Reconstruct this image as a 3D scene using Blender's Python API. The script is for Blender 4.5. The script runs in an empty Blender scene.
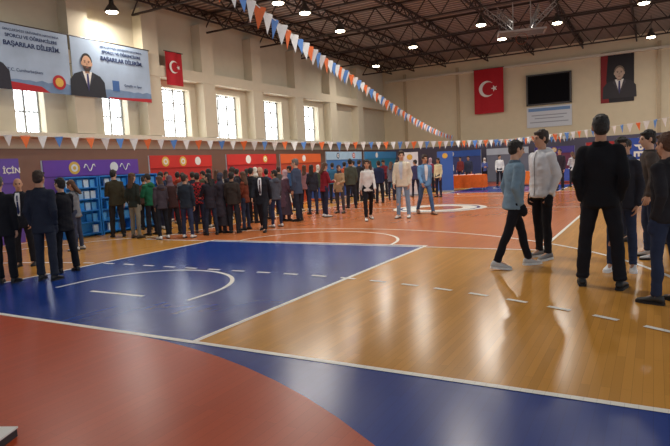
import bpy, bmesh, math, random
from mathutils import Vector, Matrix, noise
random.seed(7)
S = bpy.context.scene
COL = S.collection
PI = math.pi
sin, cos = math.sin, math.cos
R_ = math.radians
try:
    S.view_settings.view_transform = 'Standard'
except Exception: pass

# ------------------------------------------------------------------ camera
XB = Vector((.869, -.0057, .4949)); YB = Vector((.4898, .1102, -.8648))
YB.normalize(); XB = (XB - YB*XB.dot(YB)).normalized(); ZB = XB.cross(YB)
RM = Matrix((XB, YB, ZB)); F = 565.0; CH = 1.5
cam = bpy.data.cameras.new('camera'); camo = bpy.data.objects.new('camera', cam); COL.objects.link(camo)
cam.sensor_width = 36; cam.lens = 36*F/670; cam.clip_start = .05; cam.clip_end = 300
camo.matrix_world = Matrix.Translation((0, 0, CH)) @ RM.to_4x4()
S.camera = camo
def ray(px, py): return RM @ Vector(((px-335)/F, (223-py)/F, -1))
def at_z(px, py, z=0):
    d = ray(px, py); t = (z-CH)/d.z
    return Vector((d.x*t, d.y*t, z)), t
# ------------------------------------------------------------------ materials
def c(r, g, b):
    f = lambda v: (v/255/12.92) if v/255 <= .04045 else ((v/255+.055)/1.055)**2.4
    return (f(r), f(g), f(b), 1)
_m = {}
def mat(name, rgb, rough=.7, kind='plain', scale=20, amt=.15, bump=.1, metal=0, emis=0, spec=.4):
    key = (name, rgb, kind)
    if key in _m: return _m[key]
    m = bpy.data.materials.new(name); m.use_nodes = True; nt = m.node_tree; N = nt.nodes; L = nt.links
    b = N['Principled BSDF']; b.inputs['Roughness'].default_value = rough; b.inputs['Metallic'].default_value = metal
    b.inputs['Specular IOR Level'].default_value = spec
    tc = N.new('ShaderNodeTexCoord'); nz = N.new('ShaderNodeTexNoise'); nz.inputs['Scale'].default_value = scale
    nz.inputs['Detail'].default_value = 4
    L.new(tc.outputs['Object'], nz.inputs['Vector'])
    col = c(*rgb)
    mx = N.new('ShaderNodeMix'); mx.data_type = 'RGBA'
    mx.inputs['A'].default_value = tuple(v*(1-amt) for v in col[:3])+(1,)
    mx.inputs['B'].default_value = tuple(min(1, v*(1+amt)) for v in col[:3])+(1,)
    L.new(nz.outputs['Fac'], mx.inputs['Factor']); out = mx.outputs['Result']
    if kind == 'plaid':
        w = N.new('ShaderNodeTexChecker'); w.inputs['Scale'].default_value = 18
        w.inputs['Color2'].default_value = (.02, .02, .025, 1)
        L.new(tc.outputs['Object'], w.inputs['Vector']); L.new(out, w.inputs['Color1']); out = w.outputs['Color']
    L.new(out, b.inputs['Base Color'])
    if emis:
        L.new(out, b.inputs['Emission Color']); b.inputs['Emission Strength'].default_value = emis
    bp = N.new('ShaderNodeBump'); bp.inputs['Strength'].default_value = bump; bp.inputs['Distance'].default_value = .02
    L.new(nz.outputs['Fac'], bp.inputs['Height']); L.new(bp.outputs['Normal'], b.inputs['Normal'])
    _m[key] = m; return m
def cloth(rgb, kind='plain'): return mat('cloth', rgb, .85, kind, 9, .25, .5, spec=.15)
def wood_floor(name, rgb, amt=.12, rough=.2, stain=.25, spec=.42, row=.075):
    m = bpy.data.materials.new(name); m.use_nodes = True; nt = m.node_tree; N = nt.nodes; L = nt.links
    b = N['Principled BSDF']
    tc = N.new('ShaderNodeTexCoord'); mp = N.new('ShaderNodeMapping'); mp.inputs['Rotation'].default_value = (0, 0, PI/2)
    L.new(tc.outputs['Object'], mp.inputs['Vector'])
    br = N.new('ShaderNodeTexBrick'); br.inputs['Scale'].default_value = 1
    br.inputs['Brick Width'].default_value = 1.3; br.inputs['Row Height'].default_value = row; br.inputs['Mortar Size'].default_value = .0012
    col = c(*rgb)
    br.inputs['Color1'].default_value = tuple(v*(1-amt) for v in col[:3])+(1,)
    br.inputs['Color2'].default_value = tuple(min(1, v*(1+amt)) for v in col[:3])+(1,)
    br.inputs['Mortar'].default_value = tuple(v*.7 for v in col[:3])+(1,)
    L.new(mp.outputs['Vector'], br.inputs['Vector'])
    nz = N.new('ShaderNodeTexNoise'); nz.inputs['Scale'].default_value = .8; nz.inputs['Detail'].default_value = 2
    L.new(tc.outputs['Object'], nz.inputs['Vector'])
    mr = N.new('ShaderNodeMapRange'); mr.inputs['From Min'].default_value = .3; mr.inputs['From Max'].default_value = .7
    mr.inputs['To Min'].default_value = rough-.01; mr.inputs['To Max'].default_value = rough+.02
    L.new(nz.outputs['Fac'], mr.inputs['Value']); L.new(mr.outputs['Result'], b.inputs['Roughness'])
    mv = N.new('ShaderNodeMix'); mv.data_type = 'RGBA'; mv.blend_type = 'MULTIPLY'
    L.new(br.outputs['Color'], mv.inputs['A'])
    mv2 = N.new('ShaderNodeMapRange'); mv2.inputs['From Min'].default_value = .25; mv2.inputs['From Max'].default_value = .75
    mv2.inputs['To Min'].default_value = .8; mv2.inputs['To Max'].default_value = 1.1
    L.new(nz.outputs['Fac'], mv2.inputs['Value'])
    L.new(mv2.outputs['Result'], mv.inputs['B'])
    mv.inputs['Factor'].default_value = stain
    L.new(mv.outputs['Result'], b.inputs['Base Color'])
    b.inputs['Specular IOR Level'].default_value = spec
    return m
# ------------------------------------------------------------------ mesh builder
class MB:
    def __init__(s): s.v = []; s.f = []
    def add(s, vs, fs):
        o = len(s.v); s.v += [Vector(v) for v in vs]; s.f += [tuple(i+o for i in f) for f in fs]; return s
    def box(s, a, b):
        x0, y0, z0 = a; x1, y1, z1 = b
        return s.add([(x0,y0,z0),(x1,y0,z0),(x1,y1,z0),(x0,y1,z0),(x0,y0,z1),(x1,y0,z1),(x1,y1,z1),(x0,y1,z1)],
              [(0,3,2,1),(4,5,6,7),(0,1,5,4),(1,2,6,5),(2,3,7,6),(3,0,4,7)])
    def loft(s, rings):
        n = len(rings[0]); vs = [p for r in rings for p in r]; fs = []
        for i in range(len(rings)-1):
            for j in range(n):
                k = (j+1) % n; fs.append((i*n+j, i*n+k, (i+1)*n+k, (i+1)*n+j))
        fs.append(tuple(reversed(range(n)))); fs.append(tuple((len(rings)-1)*n+j for j in range(n)))
        return s.add(vs, fs)
    def tube(s, p0, p1, r0, r1=None, n=10, round_=True):
        p0 = Vector(p0); p1 = Vector(p1); r1 = r0 if r1 is None else r1
        d = (p1-p0).normalized(); a = d.orthogonal().normalized(); b = d.cross(a)
        def ring(c_, r): return [c_ + (a*cos(2*PI*j/n)+b*sin(2*PI*j/n))*r for j in range(n)]
        rs = []
        if round_:
            for t in (-80, -50, -20): rs.append(ring(p0+d*r0*sin(R_(t)), r0*cos(R_(t))))
        rs.append(ring(p0, r0)); rs.append(ring(p1, r1))
        if round_:
            for t in (20, 50, 80): rs.append(ring(p1+d*r1*sin(R_(t)), r1*cos(R_(t))))
        return s.loft(rs)
    def ell(s, c_, r, M=None, n=14, m=9):
        c_ = Vector(c_); rs = []
        for i in range(m):
            t = -PI/2+PI*(i+.5)/m
            rg = []
            for j in range(n):
                q = Vector((r[0]*cos(t)*cos(2*PI*j/n), r[1]*cos(t)*sin(2*PI*j/n), r[2]*sin(t)))
                if M: q = M @ q
                rg.append(c_+q)
            rs.append(rg)
        return s.loft(rs)
    def bar(s, p0, p1, w):
        return s.tube(p0, p1, w, w, 4, False)
    def poly(s, pts): return s.add(pts, [tuple(range(len(pts)))])
    def mesh(s, name='m', smooth=False):
        me = bpy.data.meshes.new(name); me.from_pydata([tuple(v) for v in s.v], [], s.f); me.update()
        if smooth:
            for p in me.polygons: p.use_smooth = True
        return me
    def build(s, name, m, parent=None, smooth=False):
        me = s.mesh(name, smooth); return link(name, me, m, parent)
def link(name, me, m, parent=None):
    if len(me.materials) == 0: me.materials.append(m)
    o = bpy.data.objects.new(name, me); COL.objects.link(o)
    o.material_slots[0].link = 'OBJECT'; o.material_slots[0].material = m
    if parent: o.parent = parent
    return o
def remesh(mb, voxel=.014, it=3, fac=.5):
    me = mb.mesh('tmp'); o = bpy.data.objects.new('tmp', me); COL.objects.link(o)
    r = o.modifiers.new('r', 'REMESH'); r.mode = 'VOXEL'; r.voxel_size = voxel; r.use_smooth_shade = True
    if it:
        k = o.modifiers.new('s', 'SMOOTH'); k.factor = fac; k.iterations = it
    dg = bpy.context.evaluated_depsgraph_get(); dg.update()
    out = bpy.data.meshes.new_from_object(o.evaluated_get(dg))
    bpy.data.objects.remove(o); bpy.data.meshes.remove(me)
    return out
def folds(me, amp, sx, sz, seed=0.0, out=.0):
    """cloth creases: push vertices along their normals"""
    ns = [v.normal.copy() for v in me.vertices]
    for v, n in zip(me.vertices, ns):
        q = v.co
        a = noise.noise(Vector((q.x*sx+seed, q.y*sx, q.z*sz+q.x*4)))
        b = noise.noise(Vector((q.x*sx*2, q.y*sx*2+seed, q.z*sz*2)))
        v.co = q+n*(out+amp*(a*1.3+b*.5))
    me.update()
def append(me, mb):
    bm = bmesh.new(); bm.from_mesh(me); t = mb.mesh('t', True); bm.from_mesh(t); bm.to_mesh(me); bm.free(); bpy.data.meshes.remove(t)
    for p in me.polygons: p.use_smooth = True
def tag(o, label=None, cat=None, group=None, kind=None):
    if label: o['label'] = label
    if cat: o['category'] = cat
    if group: o['group'] = group
    if kind: o['kind'] = kind
    return o
def empty(name, loc, rz=0, label=None, cat=None, group=None):
    o = bpy.data.objects.new(name, None); COL.objects.link(o); o.location = loc; o.rotation_euler = (0, 0, rz); o.empty_display_size = .1
    return tag(o, label, cat, group)
def text(s, size, x, z, y, m, parent, name='lettering', ax='CENTER', bold=0.0, extra_rot=None):
    cu = bpy.data.curves.new('t', 'FONT'); cu.body = s; cu.size = size; cu.align_x = ax; cu.align_y = 'CENTER'; cu.extrude = .002; cu.offset = bold
    to = bpy.data.objects.new('t', cu); COL.objects.link(to)
    dg = bpy.context.evaluated_depsgraph_get(); dg.update()
    me = bpy.data.meshes.new_from_object(to.evaluated_get(dg)); bpy.data.objects.remove(to)
    M = Matrix.Rotation(PI/2, 4, 'X')
    if extra_rot: M = Matrix.Rotation(extra_rot, 4, 'Y') @ M
    me.transform(Matrix.Translation((x, y, z)) @ M)
    if len(me.materials): me.materials.clear()
    return link(name, me, m, parent)

# ------------------------------------------------------------------ floor & court
XL, YE, ZC = -18.0, 40.0, 8.05
m_wood = wood_floor('varnished_wood', (208, 148, 66), .09, .21, row=.06)
m_orange = wood_floor('orange_court_paint', (208, 122, 68), .06)
m_red = wood_floor('brick_orange_paint', (184, 74, 36), .05, .3, spec=.25)
m_blue = wood_floor('blue_court_paint', (20, 58, 138), .05, .25, .15, spec=.32)
m_line = wood_floor('white_line_paint', (240, 236, 226), .01, .35, .05)
floor = MB().box((-18.4, -6, -.1), (9, 40.4, 0)).build('floor', m_wood); tag(floor, kind='structure')
def flat(pts, z, m, name):
    return MB().poly([(x, y, z) for x, y in pts]).build(name, m, floor)
def strip(pts, w, z, m=m_line, name='court_line', closed=False):
    n = len(pts); P = [Vector((x, y, 0)) for x, y in pts]; vs = []
    for i in range(n):
        a = P[(i-1) % n] if (i > 0 or closed) else P[i]; b = P[(i+1) % n] if (i < n-1 or closed) else P[i]
        d = (b-a).normalized(); nn = Vector((-d.y, d.x, 0))*w/2
        vs += [P[i]-nn+Vector((0, 0, z)), P[i]+nn+Vector((0, 0, z))]
    fs = [(2*i, 2*i+2, 2*i+3, 2*i+1) for i in range(n-1)]
    if closed: fs.append((2*n-2, 0, 1, 2*n-1))
    return MB().add(vs, fs).build(name, m, floor)
def rect_line(x0, y0, x1, y1, w, z, name):
    h = w/2; mb = MB()
    for a, b in (((x0-h, y0-h), (x1+h, y0+h)), ((x0-h, y1-h), (x1+h, y1+h)), ((x0-h, y0+h), (x0+h, y1-h)), ((x1-h, y0+h), (x1+h, y1-h))):
        mb.add([(a[0], a[1], z), (b[0], a[1], z), (b[0], b[1], z), (a[0], b[1], z)], [(0, 1, 2, 3)])
    return mb.build(name, m_line, floor)
def arc(cx, cy, r, a0, a1, n=40): return [(cx+r*cos(R_(a0+(a1-a0)*i/n)), cy+r*sin(R_(a0+(a1-a0)*i/n))) for i in range(n+1)]
CX, CY = -6.1, 17.63; BY = 3.64
def mir(p): return [(x, 2*CY-y) for x, y in p]
flat([(-13.7, -3), (4, -3), (4, BY), (-13.7, BY)], .001, m_blue, 'blue_surround')
flat(mir([(-13.7, -3), (4, -3), (4, BY), (-13.7, BY)][::-1]), .001, m_blue, 'blue_surround')
ga = arc(-4.65, -2.38, 6, 0, 90, 24) + arc(-7.55, -2.38, 6, 90, 180, 24)
flat(ga, .002, m_red, 'goal_area'); flat(mir(ga[::-1]), .002, m_red, 'goal_area')
flat([(-10.6, 9.5), (-1.6, 9.5), (-1.6, 25.8), (-10.6, 25.8)], .001, m_orange, 'orange_playing_field')
flat([(-18, 3.6), (-13.6, 3.6), (-13.6, 39), (-18, 39)], .001, m_orange, 'orange_side_strip')
key = [(-8.6, BY), (-3.6, BY), (-3.6, 9.6), (-8.6, 9.6)]
flat(key, .0025, m_blue, 'blue_key'); flat(mir(key[::-1]), .0025, m_blue, 'blue_key')
Z1, Z2 = .004, .005
for k_, fn in enumerate((lambda p: p, mir)):
    ya, yb = (BY, 9.6) if k_ == 0 else (2*CY-9.6, 2*CY-BY)
    rect_line(-8.6, ya, -3.6, yb, .065, Z1, 'key_outline')
    strip(fn([(CX+1.25, 4.87)]+arc(CX, 5.25, 1.25, 0, 180, 24)+[(CX-1.25, 4.87)]), .06, Z1, name='no_charge_arc')
    strip(fn([(-6.6, 4.87), (-5.6, 4.87)]), .06, Z1, name='backboard_line')
    strip(fn(arc(CX, 9.6, 1.8, 0, 180, 30)), .06, Z1, name='free_throw_arc')
    strip(fn([(CX+6.6, BY), (CX+6.6, 6.65)]+arc(CX, 5.2, 6.75, 12.3, 167.7, 60)+[(CX-6.6, 6.65), (CX-6.6, BY)]), .06, Z1, name='three_point_line')
    strip(fn([(-13.6, BY), (4, BY)]), .06, Z2, name='base_line')
    R9 = 9.0; per = .48; cxr, cxl, cy9 = -4.55, -7.65, -2.38
    s_ = -12.0
    while s_ < 12.0:
        pts = []
        for q in range(6):
            u = s_+.24*q/5
            if abs(u) < 1.55: pts.append((CX+u, cy9+R9))
            else:
                a = PI/2-math.copysign((abs(u)-1.55)/R9, u); pts.append(((cxr if u > 0 else cxl)+R9*cos(a), cy9+R9*sin(a)))
        strip(fn(pts), .06, Z2+.001, name='dash_line'); s_ += per
rect_line(-10.6, 9.45, -1.6, 25.85, .06, Z2, 'volleyball_outline')
strip([(-13.6, BY), (-13.6, 2*CY-BY)], .06, Z2, name='side_line')
strip([(1.4, BY), (1.4, 2*CY-BY)], .06, Z2, name='side_line')
strip([(-13.6, CY), (1.4, CY)], .06, Z2, name='centre_line')
flat(arc(CX, CY, 1.5, 0, 355, 47), .006, m_line, 'centre_circle')
strip(arc(CX, CY, 1.25, 0, 352, 44), .1, .007, m_blue, 'centre_ring', True)
flat(arc(CX, CY, .75, 0, 350, 35), .007, m_orange, 'centre_emblem')

# ------------------------------------------------------------------ walls
m_wall = mat('cream_plaster', (206, 195, 172), .8, scale=3, amt=.06, bump=.05)
m_end = mat('beige_plaster', (216, 201, 170), .8, scale=2, amt=.07, bump=.05)
m_low = mat('brown_dado_paint', (122, 94, 80), .5, scale=2, amt=.1, bump=.03)
m_ledge = mat('cream_ledge', (214, 206, 186), .6)
m_dark = mat('dark_brown_steel', (54, 42, 38), .6, scale=4)
WN = [(8.0, .5), (11.65, .52), (15.1, .58), (18.15, 1.0), (21.7, .98), (25.4, .9), (29.4, .8)]
zb, zt = 3.1, 5.2
wl = MB(); wl.box((XL-.55, -6, 0), (XL, YE+.4, zb)); wl.box((XL-.55, -6, zt), (XL, YE+.4, ZC+.6))
e = [-6]+[v for y, h_ in WN for v in (y-h_, y+h_)]+[YE+.4]
for i in range(0, len(e), 2): wl.box((XL-.55, e[i], zb), (XL, e[i+1], zt))
tag(wl.build('wall_left', m_wall), kind='structure')
pl = MB()
ys = [y for y, _ in WN]+[33.2, 36.9]
for i in range(len(ys)-1):
    y = (ys[i]+ys[i+1])/2; pl.box((XL, y-.4, zb+.02), (XL+.5, y+.4, ZC))
tag(pl.build('trim_1', m_wall), kind='structure')
tag(MB().box((XL, -6, 2.95), (XL+.55, YE, 3.1)).build('trim_2', m_ledge), kind='structure')
tag(MB().box((XL, -6, 5.5), (XL+.52, YE, 5.95)).build('trim_3', m_wall), kind='structure')
tag(MB().box((XL, -6, 0), (XL+.06, YE, 2.6)).build('trim_4', m_low), kind='structure')
def pane_mat():
    m = bpy.data.materials.new('bright_curtain'); m.use_nodes = True; N = m.node_tree.nodes; L = m.node_tree.links
    b = N['Principled BSDF']; tc = N.new('ShaderNodeTexCoord'); w = N.new('ShaderNodeTexWave'); w.bands_direction = 'Y'
    w.inputs['Scale'].default_value = 1.9; w.inputs['Distortion'].default_value = 3
    L.new(tc.outputs['Object'], w.inputs['Vector'])
    r = N.new('ShaderNodeValToRGB'); r.color_ramp.elements[0].color = (.07, .085, .10, 1); r.color_ramp.elements[1].color = (.92, .97, 1, 1)
    r.color_ramp.elements[1].position = .55
    L.new(w.outputs['Fac'], r.inputs['Fac']); L.new(r.outputs['Color'], b.inputs['Base Color'])
    L.new(r.outputs['Color'], b.inputs['Emission Color']); b.inputs['Emission Strength'].default_value = 7.5
    return m
m_pane = pane_mat(); m_fr = mat('window_frame_paint', (150, 150, 146), .5)
for i, (y, hw) in enumerate(WN):
    w = empty('window_%d' % (i+1), (XL-.38, y, zb)); tag(w, kind='structure')
    MB().box((-.03, -hw, 0), (0, hw, zt-zb)).build('pane', m_pane, w)
    fr = MB()
    for k in ((-1, 0, 1) if hw < .7 else (-1, -.34, .34, 1)): fr.box((0, k*hw*.97-.035, 0), (.06, k*hw*.97+.035, zt-zb))
    for z in (.02, .75, 1.5, zt-zb-.05): fr.box((0, -hw, z-.02), (.055, hw, z+.03))
    fr.build('window_frame', m_fr, w)
we = MB().box((XL-.5, YE, 0), (9, YE+.4, ZC+.6)).build('wall_end', m_end); tag(we, kind='structure')
tag(MB().box((XL+.06, YE-.05, 0), (9, YE, 2.6)).build('trim_5', mat('blue_grey_dado', (92, 86, 104), .5)), kind='structure')
tag(MB().box((XL+.3, YE-.25, 7.55), (9, YE, 7.7)).build('trim_6', m_ledge), kind='structure')
ep = MB()
for x in (-16.2, -12.2, 0.2, 4): ep.box((x-.1, YE-.12, 2.6), (x+.1, YE, ZC))
tag(ep.build('trim_7', mat('pale_steel_column', (186, 166, 134), .5)), kind='structure')
def ceil_mat():
    m = bpy.data.materials.new('brown_deck_ceiling'); m.use_nodes = True; N = m.node_tree.nodes; L = m.node_tree.links
    b = N['Principled BSDF']; tc = N.new('ShaderNodeTexCoord'); w = N.new('ShaderNodeTexWave'); w.bands_direction = 'Y'
    w.inputs['Scale'].default_value = .9; L.new(tc.outputs['Object'], w.inputs['Vector'])
    r = N.new('ShaderNodeValToRGB'); r.color_ramp.elements[0].color = c(78, 66, 60); r.color_ramp.elements[1].color = c(168, 156, 148)
    L.new(w.outputs['Fac'], r.inputs['Fac']); L.new(r.outputs['Color'], b.inputs['Base Color']); b.inputs['Roughness'].default_value = .6
    bp = N.new('ShaderNodeBump'); bp.inputs['Distance'].default_value = .1; L.new(w.outputs['Fac'], bp.inputs['Height']); L.new(bp.outputs['Normal'], b.inputs['Normal'])
    return m
tag(MB().box((XL-.35, -6, ZC+.55), (9, YE+.4, ZC+.7)).build('ceiling', ceil_mat()), kind='structure')
def lattice(p0, p1, h, step, w=.045):
    p0 = Vector(p0); p1 = Vector(p1); up = Vector((0, 0, h)); n = max(2, int((p1-p0).length/step)); mb = MB()
    mb.bar(p0, p1, w); mb.bar(p0+up, p1+up, w)
    for i in range(n):
        a = p0.lerp(p1, i/n); b = p0.lerp(p1, (i+1)/n); mid = a.lerp(b, .5)
        mb.bar(a, mid+up, w*.6); mb.bar(mid+up, b, w*.6)
    return mb
for y in range(4, 40, 4):
    t = lattice((XL+.3, y, 7.75), (9, y, 7.75), .8, 1.2, .05).build('roof_truss', m_dark)
    tag(t, 'dark steel lattice roof truss spanning the hall under the ceiling', 'roof truss', 'cross trusses under the roof')
for x in (-17.2, -15.4, -13, -10, -7, -4, -1, 2):
    t = lattice((x, -4, 8.2), (x, 39.9, 8.2), .35, .9, .05).build('roof_purlin', m_dark)
    tag(t, 'dark lattice purlin running the length of the hall ceiling', 'roof beam', 'long purlins under the roof')
# ------------------------------------------------------------------ ceiling lamps
m_glow = mat('lamp_glow', (255, 240, 205), .5, emis=25, amt=0); m_lamp = mat('lamp_housing', (90, 85, 80), .4, metal=.6)
LP = [(112, 12), (278, 3), (305, 13), (340, 31), (376, 66), (413, 47), (481, 25), (502, 39), (557, 23), (644, 3), (651, 37), (20, -60), (450, -60), (250, -120), (600, -140), (330,-200)]
for i, (px, py) in enumerate(LP):
    p, t = at_z(px, py, 7.45)
    l = empty('ceiling_lamp', p, 0, 'round high-bay ceiling lamp glowing under the dark roof trusses', 'ceiling lamp', 'high-bay lamps under the roof')
    h = MB(); n = 20
    h.loft([[Vector((r*cos(2*PI*j/n), r*sin(2*PI*j/n), z)) for j in range(n)] for r, z in ((.26, .0), (.25, .06), (.16, .2), (.09, .28), (.08, .42))])
    h.build('housing', m_lamp, l, True)
    MB().tube((0, 0, .4), (0, 0, 1.1), .015, n=8).build('suspension_rod', m_lamp, l)
    MB().ell((0, 0, -.01), (.21, .21, .05)).build('diffuser', m_glow, l, True)
    ld = bpy.data.lights.new('lamp_light', 'AREA'); ld.shape = 'DISK'; ld.size = .4; ld.energy = 135; ld.color = (1, .95, .87)
    lo = bpy.data.objects.new('lamp_light', ld); COL.objects.link(lo); lo.parent = l; lo.location = (0, 0, -.08)

# ------------------------------------------------------------------ flags, posters
m_fred = mat('flag_red', (180, 20, 34), .7, scale=5, amt=.1, bump=.2); m_white = mat('white_print', (235, 232, 226), .7, amt=.03)
def flag(x, y, z0, w, h, rz, label, cat='flag'):
    f = empty('national_flag', (x, y, z0), rz, label, cat)
    mb = MB(); nx, nz = 16, 10; wv = lambda a: .03*sin(a/w*9)
    vs = [(-w/2+w*i/nx, wv(w*i/nx)-.03, h*j/nz) for j in range(nz+1) for i in range(nx+1)]
    mb.add(vs, [(j*(nx+1)+i, j*(nx+1)+i+1, (j+1)*(nx+1)+i+1, (j+1)*(nx+1)+i) for j in range(nz) for i in range(nx)])
    mb.build('cloth', m_fred, f, True)
    r = w*.27; cx, cz = -w*.06, h*.55; yo = -.075
    n = 24; o = []; inn = []
    for k in range(n+1):
        a = R_(38+(322-38)*k/n); o.append((cx+r*cos(a), yo, cz+r*sin(a)))
    e0 = Vector((o[0][0], o[0][2])); cx2 = cx+r*.25; r2 = (e0-Vector((cx2, cz))).length; a0 = math.atan2(e0.y-cz, e0.x-cx2)
    for k in range(n+1):
        a = a0+(2*PI-2*a0)*k/n; inn.append((cx2+r2*cos(a), yo, cz+r2*sin(a)))
    mb = MB(); mb.add(o+inn, [(k, k+1, n+2+k, n+1+k) for k in range(n)]); mb.build('crescent', m_white, f)
    st = []; sx = cx+r*.95
    for k in range(10):
        rr = (r*.42 if k % 2 == 0 else r*.17); a = PI+k*PI/5; st.append((sx+rr*cos(a), yo, cz+rr*sin(a)))
    mb = MB(); mb.add([(sx, yo, cz)]+st, [(0, 1+k, 1+(k+1) % 10) for k in range(10)]); mb.build('star', m_white, f)
    MB().tube((-w/2-.05, -.03, h+.01), (w/2+.05, -.03, h+.01), .02, n=8).build('rod', m_lamp, f)
    return f
flag(-9.95, YE-.3, 4.65, 2.0, 3.0, 0, 'large red flag with white crescent and star on the end wall beside the scoreboard')
flag(XL+.56, 17.75, 5.2, .95, 1.35, PI/2, 'small red crescent and star flag between the long banner and the windows')
sb = empty('scoreboard', (-6.1, YE-.08, 4.9), 0, 'black electronic scoreboard high on the end wall above a white banner', 'scoreboard')
m_blk = mat('black_plastic', (20, 20, 23), .8, spec=.1); m_scr = mat('dark_screen', (14, 14, 18), .8, spec=.1)
MB().box((-1.4, -.12, 0), (1.4, .07, 2.0)).build('housing', m_blk, sb)
MB().box((-1.22, -.14, .18), (1.22, -.12, 1.82)).build('display', m_scr, sb)
fr = MB()
for a, b in (((-1.4, -.15, 0), (1.4, -.12, .08)), ((-1.4, -.15, 1.92), (1.4, -.12, 2)), ((-1.4, -.15, 0), (-1.3, -.12, 2)), ((1.3, -.15, 0), (1.4, -.12, 2))): fr.box(a, b)
fr.build('frame', mat('grey_frame', (84, 82, 80), .6), sb)
bn = empty('wall_banner', (-6.1, YE-.05, 3.45), 0, 'white printed banner fixed below the black scoreboard', 'banner')
MB().box((-1.4, -.02, 0), (1.4, 0, 1.35)).build('sheet', mat('white_vinyl', (205, 210, 216), .6, amt=.03), bn)
MB().box((-1.3, -.03, 1.05), (1.3, -.022, 1.25)).build('blue_band', mat('print_blue', (110, 145, 190), .6), bn)
mb = MB()
for zz, ww in ((.75, 1.1), (.55, .9), (.3, 1.2)): mb.box((-ww, -.03, zz), (ww, -.022, zz+.06))
mb.build('printed_lines', mat('print_grey', (150, 155, 165), .6), bn)
def figure(parent, cx, z0, s, suit, skin=(205, 160, 130), hair=(45, 38, 34), y=-.03, beard=None):
    e_ = lambda x, z, rx, rz, n=20: [(cx+s*(x+rx*cos(2*PI*k/n)), 0, z0+s*(z+rz*sin(2*PI*k/n))) for k in range(n)]
    def pl_(pts, yy, m, nm): MB().poly([(a, yy, b) for a, _, b in pts]).build(nm, m, parent)
    P = lambda l: [(cx+s*x, 0, z0+s*z) for x, z in l]
    pl_(P([(-.5, 0), (.5, 0), (.48, .38), (.36, .52), (.14, .6), (-.14, .6), (-.36, .52), (-.48, .38)]), y, mat('print_suit', suit, .6), 'printed_suit')
    pl_(P([(0, .16), (.13, .6), (-.13, .6)]), y-.003, m_white, 'printed_shirt')
    for sx in (-1, 1): pl_(P([(0, .14), (sx*.14, .6), (sx*.2, .5), (sx*.13, .42)]), y-.0045, mat('print_lapel', tuple(int(v*1.4) for v in suit), .6), 'printed_lapel')
    pl_(P([(0, .12), (.035, .3), (.025, .55), (-.025, .55), (-.035, .3)]), y-.006, mat('print_tie', (60, 60, 110), .6), 'printed_tie')
    pl_(P([(-.06, .56), (.06, .56), (.07, .68), (-.07, .68)]), y-.0065, mat('print_neck', tuple(int(v*.8) for v in skin), .6), 'printed_neck')
    pl_(e_(0, .84, .155, .2), y-.007, mat('print_hair', hair, .6), 'printed_hair')
    for sx in (-1, 1): pl_(e_(sx*.14, .79, .022, .045, 10), y-.008, mat('print_skin', skin, .6), 'printed_ear')
    pl_(e_(0, .79, .135, .19), y-.01, mat('print_skin', skin, .6), 'printed_face')
    if beard: pl_(P([(-.125, .74), (-.07, .73), (-.05, .725), (.05, .725), (.07, .73), (.125, .74), (.1, .66), (.05, .605), (-.05, .605), (-.1, .66)]), y-.012, mat('print_beard', beard, .6), 'printed_beard')
    for sx in (-1, 1):
        pl_(e_(sx*.055, .82, .022, .011, 8), y-.013, mat('print_ink', (40, 30, 30), .6), 'printed_eye')
        pl_(e_(sx*.055, .85, .034, .008, 8), y-.013, mat('print_ink', (40, 30, 30), .6), 'printed_eyebrow')
    pl_(P([(-.012, .81), (.012, .81), (.024, .75), (-.024, .75)]), y-.013, mat('print_nose', tuple(int(v*.86) for v in skin), .6), 'printed_nose')
    pl_(e_(0, .695, .045, .012, 8), y-.014, mat('print_ink2', (140, 80, 70), .6), 'printed_mouth')
m_sky = mat('print_pale_blue', (166, 184, 206), .6, scale=1.2, amt=.3); m_ink = mat('print_navy', (26, 44, 92), .6, amt=.02)
m_tred = mat('print_red', (180, 30, 40), .6, amt=.02); m_hill = mat('print_slate_blue', (112, 138, 172), .6, scale=4, amt=.3)
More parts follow.
